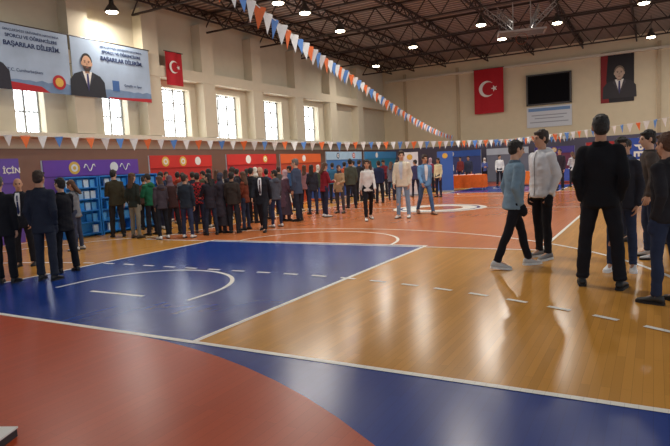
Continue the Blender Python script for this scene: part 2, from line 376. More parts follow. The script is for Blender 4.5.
for j, (y0, y1, lab) in enumerate(((9.45, 12.85, 'long pale blue banner with red and white emblem, cut by the left edge'), (12.95, 16.4, 'pale blue wall banner with a bearded man in a dark suit beside the small flag'))):
    b = empty('wall_banner', (XL+.55, (y0+y1)/2, 4.4), PI/2, lab, 'banner'); w = y1-y0
    MB().box((-w/2, -.015, 0), (w/2, 0, 2.02)).build('sheet', m_sky, b)
    MB().tube((-w/2-.05, 0, 2.03), (w/2+.05, 0, 2.03), .025, n=8).build('top_rod', m_lamp, b)
    pts = [(-w/2, -.017, 0), (w/2, -.017, 0)]+[(w/2-w*q/16, -.017, .32+.05*noise.noise(Vector((q*.7, j*5, 0)))+.03*(q % 2)) for q in range(17)]
    MB().poly(pts).build('printed_skyline', m_hill, b)
    tx = .42
    text('GENÇLERİMİZE ÜNİVERSİTE HAYATINDA', .1, tx, 1.84, -.025, m_ink, b)
    text('SPORCU VE ÖĞRENCİLERE', .145, tx, 1.66, -.025, m_ink, b, bold=.003)
    text('BAŞARILAR DİLERİM.', .2, tx, 1.42, -.025, m_ink, b, bold=.006)
    if j == 0:
        figure(b, -1.15, 0, 1.5, (40, 40, 52)); text('T.C. Cumhurbaşkanı', .14, .1, .62, -.025, m_ink, b)
        MB().poly([(1.25+.24*cos(2*PI*q/24), -.03, .38+.24*sin(2*PI*q/24)) for q in range(24)]).build('round_emblem', m_tred, b)
        MB().poly([(1.25+.15*cos(2*PI*q/20), -.034, .38+.15*sin(2*PI*q/20)) for q in range(20)]).build('emblem_centre', mat('print_gold', (225, 180, 80), .6), b)
        MB().poly([(-.5, -.02, .0), (.9, -.02, 0), (.6, -.02, .18), (-.5, -.02, .26)]).build('printed_swoosh', m_tred, b)
    else:
        figure(b, -1.15, 0, 1.45, (34, 36, 46), hair=(38, 30, 28), beard=(60, 50, 46))
        MB().box((-.1, -.024, .3), (.2, -.018, .68)).build('printed_photo', mat('print_bluish', (60, 100, 160), .6), b)
        text('Gençlik ve Spor', .13, .85, .55, -.025, m_ink, b)
        MB().poly([(-.3, -.02, 0), (w/2, -.02, 0), (w/2, -.02, .14), (-.3, -.02, .06)]).build('printed_swoosh', m_tred, b)
pb = empty('portrait_banner', (-2.07, YE-.03, 4.65), 0, 'tall dark portrait banner with red edge hanging on the end wall at right', 'banner')
MB().box((-.93, -.02, 0), (.93, 0, 3.1)).build('sheet', mat('print_charcoal', (34, 30, 34), .6), pb)
MB().poly([(-.93, -.024, 0), (-.45, -.024, 0), (-.62, -.024, 1.4), (-.5, -.024, 3.1), (-.93, -.024, 3.1)]).build('red_edge', mat('print_dull_red', (130, 30, 32), .6), pb)
figure(pb, .12, .25, 1.9, (50, 46, 50), skin=(190, 165, 145), hair=(120, 105, 90), y=-.03)

# ------------------------------------------------------------------ bunting
pen_cols = [mat('pennant_orange', (232, 116, 62), .7), mat('pennant_white', (232, 232, 232), .7), mat('pennant_blue', (92, 140, 210), .7), mat('pennant_white', (232, 232, 232), .7)]
pm = MB().add([(-.13, 0, 0), (.13, 0, 0), (.0, .015, -.36)], [(0, 1, 2)]).add([(-.13, .004, 0), (.13, .004, 0), (.13, .004, .02), (-.13, .004, .02)], [(0, 1, 2, 3)]).mesh('pennant')
m_str = mat('white_cord', (210, 210, 205), .7)
def bunting(P, step, sc, label, face):
    P = [Vector(p) for p in P]; b = empty('bunting', P[0], 0, label, 'bunting')
    pts = []
    for i in range(len(P)-1):
        n = 40
        a, d = P[i], P[i+1]; sag = .01*(d-a).length
        for q in range(n):
            t = q/n; p = a.lerp(d, t); p.z -= 4*sag*t*(1-t); pts.append(p)
    pts.append(P[-1]); mb = MB()
    for i in range(len(pts)-1): mb.tube(pts[i]-P[0], pts[i+1]-P[0], .008, n=5, round_=False)
    mb.build('cord', m_str, b)
    acc = 0; nxt = step*.5; k = 0
    for i in range(len(pts)-1):
        L_ = (pts[i+1]-pts[i]).length
        while acc+L_ > nxt:
            p = pts[i].lerp(pts[i+1], (nxt-acc)/L_); d = pts[i+1]-pts[i]
            o = link('pennant', pm, pen_cols[k % 4], b); o.location = p-P[0]
            o.rotation_euler = (random.uniform(-.25, .25), -math.atan2(d.z, math.hypot(d.x, d.y))*.5, math.atan2(d.y, d.x)+random.uniform(-.3, .3)+face); o.scale = (sc*random.uniform(.9, 1.1),)*3
            nxt += step; k += 1
        acc += L_
bunting([(-3.3, 1.6, 7.9), (-4.9, 5.6, 4.15), (-7.6, 14.5, 4.15), (-12.7, 39.9, 3.3)], .38, .92, 'long string of orange, white and blue pennants sweeping down from the ceiling across the hall', -.5)
bunting([(XL+.5, 8.6, 3.0), (-4.6, 39.9, 2.75)], .47, 1.0, 'string of pennants stretched above the crowd from the window ledge to the end wall', -.3)
bunting([(-12.6, 39.9, 2.8), (-6, 30, 2.5), (4.5, 20, 3.0)], .4, .95, 'string of pennants across the far right of the hall above the standing men', 0)

# ------------------------------------------------------------------ folded basketball goal under the ceiling
bg = empty('basketball_goal', (-4.9, 25.2, 6.7), R_(15), 'pale basketball goal folded up under the ceiling trusses', 'basketball goal')
m_wst = mat('white_steel', (158, 154, 150), .4)
MB().box((-.9, -.5, .0), (.9, .5, .02)).build('backboard', mat('clear_board', (92, 86, 82), .3), bg)
fr = MB()
for a, b in (((-.9, -.55, -.02), (.9, -.5, .05)), ((-.9, .5, -.02), (.9, .55, .05)), ((-.95, -.55, -.02), (-.88, .55, .05)), ((.88, -.55, -.02), (.95, .55, .05)), ((-.3, -.1, -.03), (.3, -.06, 0)), ((-.3, -.45, -.03), (.3, -.41, 0))): fr.box(a, b)
fr.build('board_frame', m_wst, bg)
ring = MB(); n = 20
for q in range(n):
    a, b = 2*PI*q/n, 2*PI*(q+1)/n
    ring.tube((.23*cos(a), -.1+.0, -.25+.23*sin(a)), (.23*cos(b), -.1, -.25+.23*sin(b)), .01, n=6)
ring.build('rim', mat('rim_orange', (140, 70, 44), .5), bg)
for s in (-1, 1):
    lattice((s*.35, -.3, .1), (s*.9, 1.9, 1.3), .3, .4, .028).build('support_arm', m_wst, bg)
    lattice((s*.3, .4, .05), (s*1.5, .8, 1.2), .22, .3, .024).build('side_brace', m_wst, bg)
    MB().bar((s*.35, -.3, .1), (s*.35, -.3, 1.2), .03).build('hanger', m_wst, bg)

# ------------------------------------------------------------------ exhibition stands
m_gold = mat('print_gold', (225, 180, 80), .6); m_alu = mat('aluminium', (170, 172, 176), .35, metal=.8)
def disc(cx, cz, r, y, m, parent, name='round_emblem', n=20):
    return MB().poly([(cx+r*cos(2*PI*q/n), y, cz+r*sin(2*PI*q/n)) for q in range(n)]).build(name, m, parent)
def stand(x, y0, y1, h, body, head, label, emb=(), txt=None, rz=PI/2, hh=.42):
    yc = (y0+y1)/2; w = y1-y0
    s = empty('exhibition_stand', (x, yc, 0) if rz else ((y0+y1)/2, x, 0), rz, label, 'exhibition stand')
    MB().box((-w/2, -.03, .0), (w/2, .03, h-hh)).build('back_panel', mat('panel', body, .6, scale=2), s)
    MB().box((-w/2, -.06, h-hh), (w/2, .03, h)).build('header', mat('header', head, .6, scale=2), s)
    for k_ in (-1, 1): MB().tube((k_*w/2, .0, .02), (k_*w/2, 0, h), .025, n=8, round_=False).build('post', m_alu, s)
    for cx, r, m in emb:
        disc(cx*w/2, h-hh/2, r, -.066, m, s); disc(cx*w/2, h-hh/2, r*.6, -.07, m_white, s, 'emblem_centre')
        disc(cx*w/2, h-hh/2, r*.3, -.073, m, s, 'emblem_core')
    if txt: text(txt[0], txt[1], txt[2], h-hh/2, -.07, m_white, s, bold=.004)
    return s
s1 = stand(-13.6, 8.95, 12.0, 2.03, (112, 74, 160), (110, 66, 164), 'purple exhibition stand with yellow emblem behind the blue display shelves', [(-.42, .17, m_gold), (.42, .14, m_white)])
for q, (a, b_) in enumerate(((-.35, .0), (.85, 1.2))):
    mb = MB(); pr = None
    for k in range(13):
        u = k/12; pt = Vector((a+(b_-a)*u, -.075, 1.82+.09*sin(u*9)))
        if pr: mb.tube(pr, pt, .014, n=5)
        pr = pt
    mb.build('printed_scroll', m_white, s1)
stand(-13.9, 6.9, 8.5, 2.1, (104, 78, 164), (104, 78, 170), 'purple stand panel at the left edge of the photo behind the suited men', [], ('İÇİN', .19, .6), hh=.6)
stand(-14.6, 13.4, 16.4, 2.18, (186, 40, 34), (206, 44, 36), 'red exhibition stand with yellow round emblems next to the purple one', [(-.55, .17, m_gold), (0, .17, m_gold), (.5, .15, m_white)])
stand(-14.6, 17.3, 20.6, 2.2, (170, 34, 40), (196, 44, 38), 'red exhibition stand with a single white emblem midway along the row', [(-.2, .17, m_white), (.5, .15, m_gold)])
stand(-14.7, 21.1, 24.6, 2.2, (180, 70, 40), (214, 96, 44), 'orange exhibition stand standing between the red and the blue stand', [(.1, .15, m_white)])
stand(-14.7, 25.2, 29.2, 2.3, (60, 110, 170), (160, 190, 214), 'blue and pale header exhibition stand beyond the orange one', [(-.4, .16, m_ink), (.5, .16, m_tred)])
stand(-14.7, 29.6, 34.2, 2.3, (40, 120, 150), (60, 130, 180), 'teal exhibition stand at the far end of the left row', [(-.3, .16, m_white)])
stand(38.6, -13.2, -10.3, 2.2, (70, 80, 130), (56, 96, 180), 'dark blue exhibition stand against the end wall below the large flag', [(-.4, .17, m_white)], None, 0)
stand(38.6, -9.9, -7.2, 2.2, (120, 124, 140), (190, 200, 212), 'pale exhibition stand against the end wall left of the scoreboard', [(.4, .16, m_tred)], None, 0)
stand(38.6, -6.8, -4.4, 2.1, (120, 60, 90), (80, 70, 150), 'violet exhibition stand against the end wall under the scoreboard banner', [(0, .16, m_gold)], None, 0)
stand(37.2, -3.6, -1.2, 2.2, (34, 34, 42), (170, 40, 40), 'black exhibition stand with red header below the portrait banner', [], None, 0)
def shelf_unit(x, y, label):
    s = empty('display_shelf', (x, y, 0), PI/2, label, 'display shelf', 'blue display shelves')
    mb_ = mat('sky_blue_panel', (30, 122, 206), .5)
    for a in (-.48, .48): MB().box((a-.02, -.3, 0), (a+.02, .0, 1.58)).build('side_panel', mb_, s)
    MB().box((-.48, -.02, 0), (.48, 0, 1.58)).build('back_panel', mat('light_blue_panel', (80, 176, 236), .5), s)
    for z in (.08, .38, .68, .98, 1.28, 1.56): MB().box((-.47, -.3, z-.015), (.47, -.02, z+.015)).build('shelf', mb_, s)
    for z in (.095, .395, .695, .995, 1.295):
        for q in range(5):
            xx = -.38+q*.19
            if random.random() < .8:
                MB().box((xx-.07, -.22, z+.0), (xx+.07, -.16, z+.2)).build('leaflet_stack', mat('leaflet', random.choice([(200, 220, 235), (40, 140, 220), (90, 170, 230), (150, 190, 225)]), .6), s)
for q, lab in enumerate(('blue display shelf with leaflets, leftmost under the purple header', 'blue display shelf with leaflets, middle one under the purple header', 'blue display shelf with leaflets, last one beside the green top visitor')):
    shelf_unit(-13.15, 9.5+q*1.03, lab)
def table(x, y, rz, w, cl, label):
    t = empty('table', (x, y, 0), rz, label, 'table')
    MB().box((-w/2, -.35, .72), (w/2, .35, .75)).build('tabletop', m_white, t)
    for a in (-1, 1):
        for b in (-1, 1): MB().tube((a*(w/2-.06), b*.3, .01), (a*(w/2-.06), b*.3, .72), .02, n=8, round_=False).build('leg', m_alu, t)
    def rr(off, z, wob=0):
        out = []
        per = [(-w/2-off, -.35-off), (w/2+off, -.35-off), (w/2+off, .35+off), (-w/2-off, .35+off)]
        for k_ in range(4):
            a = Vector(per[k_]); b = Vector(per[(k_+1) % 4])
            for q in range(12):
                p = a.lerp(b, q/12); d = Vector((p.x, p.y)).normalized()
                p = p+d*wob*sin(q*PI/1.5); out.append(Vector((p.x, p.y, z)))
        return out
    m = MB(); m.loft([rr(.03, .12, .03), rr(.025, .45, .018), rr(.015, .757), rr(.01, .765)]); m.build('tablecloth', cloth(cl), t, False)
    for q in range(4):
        xx = -w/2+.3+q*(w-.6)/3
        st = empty('leaflet_stack', Vector((x, y, .766))+Matrix.Rotation(rz, 3, 'Z') @ Vector((xx, -.12, 0)), rz+random.uniform(-.3, .3), 'stack of printed leaflets lying on '+label.split(' in ')[0].split(' near ')[0].split(' below ')[0].split(' at ')[0], 'leaflets', 'leaflet stacks on the stand tables')
        MB().box((-.105, -.15, 0), (.105, .15, .04)).build('pages', m_white, st)
        MB().box((-.105, -.15, .04), (.105, .15, .045)).build('cover', mat('cover', random.choice([(60, 120, 190), (200, 60, 50), (230, 190, 80)]), .5), st)
for x, y, rz, w, cl, lab in ((-8.3, 28.4, 0, 1.8, (226, 104, 44), 'orange covered table near the far centre of the hall'),
                             (-5.9, 31.5, 0, 1.8, (228, 116, 54), 'bright orange table below the scoreboard, right of the nearer one'),
                             (-4.2, 33.5, 0, 1.8, (70, 90, 170), 'blue covered table at the far right of the stands'),
                             (-13.6, 14.9, PI/2, 2.2, (150, 30, 36), 'dark red covered table in front of the red stand with yellow emblems'),
                             (-13.5, 19, PI/2, 2.2, (230, 225, 220), 'white covered table in front of the midway red stand'),
                             (-13.4, 23, PI/2, 2.2, (60, 90, 160), 'blue covered table in front of the orange stand'),
                             (-13.3, 28, PI/2, 2.4, (235, 235, 230), 'long white table in front of the pale header blue stand')):
    table(x, y, rz, w, cl, lab)
def rollup(px, py, h, w, colr, txt, label, turn=0):
    p, t = at_z(px, py); d = Vector((p.x, p.y)).normalized(); rz = math.atan2(-d.x, d.y)+turn
    r = empty('rollup_banner', p, rz, label, 'banner')
    MB().box((-w/2, -.1, 0), (w/2, .1, .08)).build('base', m_alu, r)
    MB().tube((0, .03, .05), (0, .03, h), .012, n=8).build('pole', m_alu, r)
    MB().box((-w/2+.02, -.01, .08), (w/2-.02, .0, h)).build('sheet', mat('rollup', colr, .5, scale=2), r)
    if txt: text(txt, .34, 0, h*.53, -.02, m_white, r, extra_rot=PI/2, bold=.012)
    else: disc(0, h-.22, .13, -.02, m_gold, r)
rollup(638, 204, 1.9, .55, (50, 80, 170), 'BEYKENT', 'blue roll-up banner with vertical white lettering between the men at right')
rollup(411, 196, 2.0, .8, (230, 230, 235), None, 'white roll-up banner behind the man in the cream jacket')
rollup(446, 192, 2.0, .8, (60, 100, 180), None, 'blue roll-up banner at the far centre near the orange table')

# ------------------------------------------------------------------ people
def legs_of(pose):
    J = {}
    for s, (fw, ab, kn) in ((-1, pose['L']), (1, pose['R'])):
        H = Vector((s*.088, 0, .93)); f = R_(fw); a = R_(ab); k_ = R_(kn)
        t = Vector((s*sin(a), sin(f)*cos(a), -cos(f)*cos(a))); K = H+t*.43
        g = f-k_; d = Vector((s*sin(a)*.6, sin(g)*cos(a), -cos(g)*cos(a))).normalized(); A = K+d*.42
        J[s] = [H, K, A]
    mn = min(J[-1][2].z, J[1][2].z); dz = .085-mn
    for s in J:
        for p in J[s]: p.z += dz
    return J, dz
POSE = {
 'stand':   dict(L=(2, 2, 2), R=(-3, 3, 0), aL=(4, 7, 14, 4), aR=(-2, 7, 12, 3), lean=0, head=(0, 4)),
 'stand2':  dict(L=(-4, 3, 0), R=(6, 4, 10), aL=(-4, 8, 20, 8), aR=(8, 7, 22, 4), lean=2, head=(20, 6)),
 'stand3':  dict(L=(6, 4, 8), R=(-2, 3, 0), aL=(10, 8, 70, 30), aR=(-4, 8, 16, 3), lean=1, head=(-35, 8)),
 'talk':    dict(L=(2, 4, 2), R=(-3, 5, 0), aL=(20, 14, 60, 10), aR=(4, 7, 20, 3), lean=-1, head=(45, 2)),
 'wide':    dict(L=(4, 8, 2), R=(-3, 8, 2), aL=(-14, 10, 34, 14), aR=(-12, 11, 34, 15), lean=0, head=(14, 2), pk=1),
 'pockets': dict(L=(5, 3, 6), R=(-4, 4, 2), aL=(-14, 9, 36, 12), aR=(-14, 9, 36, 12), lean=0, head=(-10, 5), pk=1),
 'stride':  dict(L=(19, 2, 6), R=(-17, 3, 6), aL=(-14, 9, 38, 12), aR=(-12, 8, 38, 14), lean=3, head=(5, 8), pk=1),
 'walk':    dict(L=(24, 2, 8), R=(-18, 2, 16), aL=(-20, 6, 12, 2), aR=(22, 6, 22, 4), lean=3, head=(0, 4)),
 'walk2':   dict(L=(-14, 2, 14), R=(18, 2, 5), aL=(16, 6, 18, 2), aR=(-16, 6, 16, 2), lean=2, head=(-15, 2)),
 'hold':    dict(L=(2, 3, 2), R=(-2, 3, 2), aL=(18, 8, 78, 28), aR=(20, 8, 74, 28), lean=3, head=(5, 22)),
 'reach':   dict(L=(8, 3, 6), R=(-8, 3, 2), aL=(2, 7, 20, 6), aR=(48, 10, 34, 8), lean=8, head=(-8, 14)),
 'fold':    dict(L=(3, 5, 2), R=(-3, 5, 2), aL=(14, 10, 82, 62), aR=(18, 10, 84, 58), lean=-1, head=(15, 2)),
}
TORSO_BODY = [(.86, .14, .10), (.98, .145, .1), (1.08, .122, .088), (1.22, .14, .10), (1.34, .15, .10), (1.42, .12, .08), (1.475, .06, .055)]
def ering(cx, cy, z, rx, ry, n=20, T=None):
    out = []
    for j in range(n):
        a = 2*PI*j/n; ca, sa = cos(a), sin(a)
        q = Vector((cx+rx*math.copysign(abs(ca)**.85, ca), cy+ry*math.copysign(abs(sa)**.85, sa), z)); out.append(T(q) if T else q)
    return out
_cache = {}
def build_figure(pose_n, sex, top, bottom, hair, near):
    key = (pose_n, sex, top, bottom, hair, near)
    if key in _cache: return _cache[key]
    P = POSE[pose_n]; J, dz = legs_of(P); vx = .011 if near else .015
    seed = len(_cache)*3.7
    piv = Vector((0, 0, .95)); RL = Matrix.Rotation(-R_(P['lean']), 3, 'X')
    T = lambda q: RL @ (Vector(q)-piv)+piv+Vector((0, 0, dz))
    w = 1.0 if sex == 'm' else .88; shx = .168*w
    res = {}
    hy, hp = R_(P['head'][0]), R_(P['head'][1])
    HM = RL @ Matrix.Rotation(hy, 3, 'Z') @ Matrix.Rotation(-hp, 3, 'X')
    HC = T((0, .012, 1.632)); HT = lambda q: HM @ Vector(q)+HC
    arms = {}
    for s, (fw, ab, el, inw) in ((-1, P['aL']), (1, P['aR'])):
        f, a, g, i_ = R_(fw), R_(ab), R_(fw+el), R_(inw)
        Sh = T((s*shx, -.005, 1.395))
        u = RL @ Vector((s*sin(a), sin(f)*cos(a), -cos(f)*cos(a)))
        v = RL @ Vector((s*sin(a)*.3-s*sin(i_), sin(g)*cos(i_), -cos(g)*cos(i_))); v.normalize()
        E = Sh+u*.28; W = E+v*.25; arms[s] = (Sh, E, W, u, v)
    # --- body
    b = MB()
    b.loft([ering(0, 0, z, rx*w, ry, T=T) for z, rx, ry in TORSO_BODY])
    b.tube(T((0, -.005, 1.44)), HT((0, -.015, -.06)), .056*w+.002, .052*w, 12)
    b.ell(HT((0, -.012, .035)), (.074, .092, .082), HM); b.ell(HT((0, .022, -.025)), (.062, .07, .088), HM)
    b.ell(HT((0, .045, -.08)), (.036, .04, .032), HM)
    b.tube(HT((0, .088, .012)), HT((0, .112, -.022)), .011, .016, 8)
    b.ell(HT((0, .078, .03)), (.05, .02, .012), HM)
    b.ell(HT((0, .086, -.056)), (.024, .012, .011), HM)
    for s in (-1, 1):
        b.ell(HT((s*.077, -.005, -.005)), (.012, .02, .034), HM)
        Sh, E, W, u, v = arms[s]
        b.tube(Sh-Vector((s*.02, 0, .015)), E, .04*w, .038*w, 12); b.tube(E, W, .038*w, .028*w, 12)
        H, K, A = J[s]; b.tube(H, K, .072, .05, 12); b.tube(K, A, .05, .038, 12); b.tube(A, A+Vector((0, .12, -.05)), .033, .025, 8)
        n_ = Vector((-s, 0, 0)); n_ = (n_-v*n_.dot(v)).normalized(); th = n_.cross(v).normalized()
        if th.dot(Vector((0, 1, .4))) < 0: th = -th
        rings = []
        for q, hw_, ht in ((-.01, .026, .02), (.03, .034, .017), (.07, .041, .015), (.095, .038, .012)):
            rings.append([W+v*q+th*hw_*cos(2*PI*j/12)+n_*ht*sin(2*PI*j/12) for j in range(12)])
        b.loft(rings)
    me = remesh(b, vx, 2, .4)
    fg = MB()
    for s in (-1, 1):
        Sh, E, W, u, v = arms[s]
        n_ = Vector((-s, 0, 0)); n_ = (n_-v*n_.dot(v)).normalized(); th = n_.cross(v).normalized()
        if th.dot(Vector((0, 1, .4))) < 0: th = -th
        for q, (o_, L_) in enumerate(((.03, .072), (.01, .08), (-.011, .075), (-.03, .06))):
            p = W+v*.085+th*o_; cu = .25+q*.06; r = .0088
            for sg, fr_ in enumerate((.45, .32, .23)):
                d = (v*cos(cu)+n_*sin(cu)).normalized(); p2 = p+d*L_*fr_; fg.tube(p, p2, r, r*.9, 7); p = p2; cu += .38; r *= .9
        p = W+v*.03+th*.025+n_*.006; d = (v*.75+th*.55+n_*.3).normalized(); p2 = p+d*.045; fg.tube(p, p2, .012, .01, 7)
        d = (v*.9+th*.15+n_*.4).normalized(); fg.tube(p2, p2+d*.032, .01, .008, 7)
    append(me, fg); res['body'] = me
    # --- top
    t = MB(); hem = {'jacket': .83, 'coat': .77, 'shirt': .86, 'hoodie': .85, 'long': .48}[top]
    fat = {'jacket': 1.0, 'coat': 1.02, 'shirt': .93, 'hoodie': 1.02, 'long': 1.0}[top]
    prof = [(1.0, .158, .12), (1.08, .154, .116), (1.2, .162, .122), (1.31, .17, .124), (1.38, .165, .112), (1.43, .135, .092), (1.465, .09, .073), (1.485, .07, .062)]
    rs = []
    if top == 'long': rs += [(hem, .225, .19), (.7, .2, .165), (.88, .18, .142)]
    else: rs += [(hem, .176, .134), (hem+.03, .177, .134), (.93, .168, .126)]
    rs += prof
    t.loft([ering(0, 0, z, rx*w*fat, ry*fat, T=T) for z, rx, ry in rs])
    for s in (-1, 1):
        Sh, E, W, u, v = arms[s]
        t.ell(Sh+Vector((-s*.012, 0, .004)), (.066*w*fat, .07*fat, .058*fat))
        t.tube(Sh.lerp(T((0, 0, 1.44)), .25), Sh, .052*fat, .056*fat, 12)
        t.tube(Sh-Vector((s*.008, 0, .01)), E, .062*w*fat, .054*w*fat, 14); t.tube(E, W-v*.012, .054*w*fat, .041*w*fat, 14, False)
        t.ell(E, (.056*w*fat,)*3); t.ell(W-v*.03, (.046*w*fat,)*3)
    if top == 'hoodie':
        t.ell(T((0, -.1, 1.435)), (.105, .06, .08)); t.ell(T((0, -.06, 1.475)), (.085, .06, .035))
        t.loft([ering(0, 0, z, rx*w, ry, T=T) for z, rx, ry in ((.845, .17, .128), (.85, .175, .132), (.9, .175, .132), (.91, .165, .118))])
    res['top'] = remesh(t, vx, 2, .5); folds(res['top'], .009, 5.5, 10, seed, .003)
    if top != 'hoodie':
        cl = MB()
        cl.loft([ering(0, -.004, z, rx, ry, T=T) for z, rx, ry in ((1.44, .092, .082), (1.462, .084, .078), (1.498, .073, .069), (1.49, .061, .057), (1.45, .06, .058))])
        res['collar'] = remesh(cl, .009, 1, .4)
    n = 8; rows = []; fp = MB()
    for z, hw_, ry in ((1.02, .02, .12), (1.1, .03, .117), (1.2, .042, .124), (1.31, .05, .127), (1.38, .05, .116), (1.43, .044, .096), (1.47, .035, .076)):
        rows.append([T((hw_*(-1+2*j/n), (ry*fat+.013)*math.sqrt(1-(hw_*(-1+2*j/n)/.2)**2), z)) for j in range(n+1)])
    fp.add([p for r in rows for p in r], [(i*(n+1)+j, i*(n+1)+j+1, (i+1)*(n+1)+j+1, (i+1)*(n+1)+j) for i in range(len(rows)-1) for j in range(n)])
    res['shirt'] = fp.mesh('shirt', True)
    tie = MB(); rows = [T((sx*hw_, ry*fat+.018, z)) for z, hw_, ry in ((1.04, .004, .12), (1.09, .024, .12), (1.2, .02, .125), (1.36, .012, .12), (1.42, .016, .1)) for sx in (-1, 1)]
    tie.add(rows, [(2*i, 2*i+1, 2*i+3, 2*i+2) for i in range(4)]); res['tie'] = tie.mesh('tie')
    zp = MB(); rows = [T((sx*.007, ry*fat+.012, z)) for z, ry in ((.87, .134), (.93, .126), (1.0, .12), (1.08, .116), (1.2, .122), (1.31, .124), (1.38, .112), (1.43, .092), (1.46, .076)) for sx in (-1, 1)]
    zp.add(rows, [(2*i, 2*i+1, 2*i+3, 2*i+2) for i in range(8)]); res['zip'] = zp.mesh('zip')
    # --- bottom
    d = MB(); d.loft([ering(0, 0, z+dz, rx*(w*.5+.5), ry) for z, rx, ry in ((.82, .148, .108), (.88, .16, .118), (.96, .155, .116), (1.04, .145, .104))])
    r0, r1, r2 = {'trousers': (.09, .066, .06), 'jeans': (.084, .058, .046), 'skirt': (.09, .07, .06)}[bottom]
    for s in (-1, 1):
        H, K, A = J[s]; dd = (A-K).normalized()
        d.tube(H-Vector((0, 0, .02)), K, r0, r1, 14); d.ell(K, (r1,)*3)
        Cm = K.lerp(A, .35)+Vector((0, -.012, 0)); d.tube(K, Cm, r1, r1*.98, 14); d.tube(Cm, A, r1*.98, r2, 14, False)
        if bottom != 'skirt':
            for q, g_ in ((.03, 1.16), (.075, 1.1), (.12, 1.12)): d.ell(A-dd*q, (r2*g_, r2*g_*1.05, .02))
        if P.get('pk'):     # hand pushed into the trouser pocket
            Sh, E, W, u, v = arms[s]; d.ell(W+v*.05, (.04, .048, .055)); d.ell(W+v*.11, (.04, .048, .07)); d.tube(W+v*.1, H.lerp(K, .3), .045, .06, 12)
    if bottom == 'skirt': d.loft([ering(0, 0, z+dz, rx, ry) for z, rx, ry in ((.22, .25, .2), (.5, .21, .17), (.85, .175, .13), (1.0, .15, .11))])
    res['bottom'] = remesh(d, vx, 2, .5); folds(res['bottom'], .007, 6, 9, seed+2, .002)
    # --- shoes
    for s in (-1, 1):
        H, K, A = J[s]; raise_ = max(0, A.z-.085); pit = math.asin(min(.8, raise_/.17)); yaw = Matrix.Rotation(-s*R_(9), 3, 'Z')
        M = yaw @ Matrix.Rotation(-pit, 3, 'X'); toe = Vector((0, .17, -.085))
        org = A.copy()
        if raise_ > 0:
            z_toe = (M @ toe).z+org.z; org.z -= z_toe
            org = Vector((A.x, A.y, min(org.z, A.z+.02)))
        X = lambda q: M @ Vector(q)+org
        sh = MB(); rr = []
        for y, hw_, h_ in ((-.078, .022, .05), (-.066, .034, .085), (-.03, .038, .11), (.02, .038, .1), (.06, .041, .075), (.11, .046, .055), (.155, .043, .046), (.185, .03, .038), (.198, .012, .03)):
            rr.append([X((hw_*cos(2*PI*j/14), y, -.085+.012+h_/2+(h_/2-.004)*sin(2*PI*j/14))) for j in range(14)])
        sh.loft(rr); so = MB(); out = [(-.082, .02), (-.07, .036), (-.03, .041), (.03, .041), (.09, .048), (.15, .047), (.185, .034), (.204, .012)]
        pts = [(hw_, y) for y, hw_ in out]+[(-hw_, y) for y, hw_ in reversed(out)]
        so.loft([[X((x, y, z)) for x, y in pts] for z in (-.085, -.06)])
        res['shoe%d' % s] = sh.mesh('shoe', True); res['sole%d' % s] = so.mesh('sole')
    # --- hair
    h = MB()
    if hair == 'scarf':
        h.ell(HT((0, -.022, .035)), (.09, .102, .098), HM); h.ell(HT((0, -.025, -.04)), (.083, .082, .09), HM)
        h.loft([[T((rx*cos(2*PI*j/16), ry*sin(2*PI*j/16)-.005, z)) for j in range(16)] for z, rx, ry in ((1.40, .12, .105), (1.45, .115, .1), (1.5, .085, .08), (1.56, .078, .072))])
    elif hair == 'bald':
        h.ell(HT((0, -.045, .0)), (.079, .068, .045), HM)
    else:
        h.ell(HT((0, -.022, .036)), (.082, .1, .094), HM, 18, 12); h.ell(HT((0, -.045, -.01)), (.076, .066, .076), HM)
        for q in range(26):
            a = random.uniform(0, 2*PI); e_ = random.uniform(.35, 1.5)
            h.ell(HT((.077*cos(e_)*cos(a), -.024+.093*cos(e_)*sin(a), .037+.088*sin(e_))), (.017, .017, .014), HM, 8, 6)
        for q in range(5): h.ell(HT((-.05+.025*q, .058-.004*abs(q-2)**2, .09)), (.02, .026, .018), HM, 8, 6)
        for s in (-1, 1): h.ell(HT((s*.073, .012, .022)), (.009, .018, .034), HM)
    if hair == 'long':
        h.loft([[HT((rx*cos(2*PI*j/16), yy+ry*sin(2*PI*j/16), z)) for j in range(16)] for z, rx, ry, yy in ((-.3, .06, .03, -.095), (-.22, .085, .045, -.085), (-.1, .084, .055, -.06), (.02, .083, .07, -.04))])
    res['hair'] = remesh(h, .009 if near else .012, 1, .5)
    for s in (-1, 1):
        m = MB().ell(HT((s*.03, .083, .012)), (.013, .008, .0075), HM, 8, 6); res['eye%d' % s] = m.mesh('eye', True)
        m = MB().ell(HT((s*.03, .0835, .031)), (.019, .014, .005), HM, 8, 5); res['brow%d' % s] = m.mesh('brow', True)
    res['mouth'] = MB().ell(HT((0, .0965, -.056)), (.02, .004, .003), HM, 8, 5).mesh('mouth', True)
    _cache[key] = (res, arms); return _cache[key]
m_eye = mat('eye_dark', (40, 28, 24), .3, amt=0); m_mouth = mat('lip', (120, 62, 56), .6)
SK = [(190, 142, 114), (178, 130, 102), (200, 156, 130)]
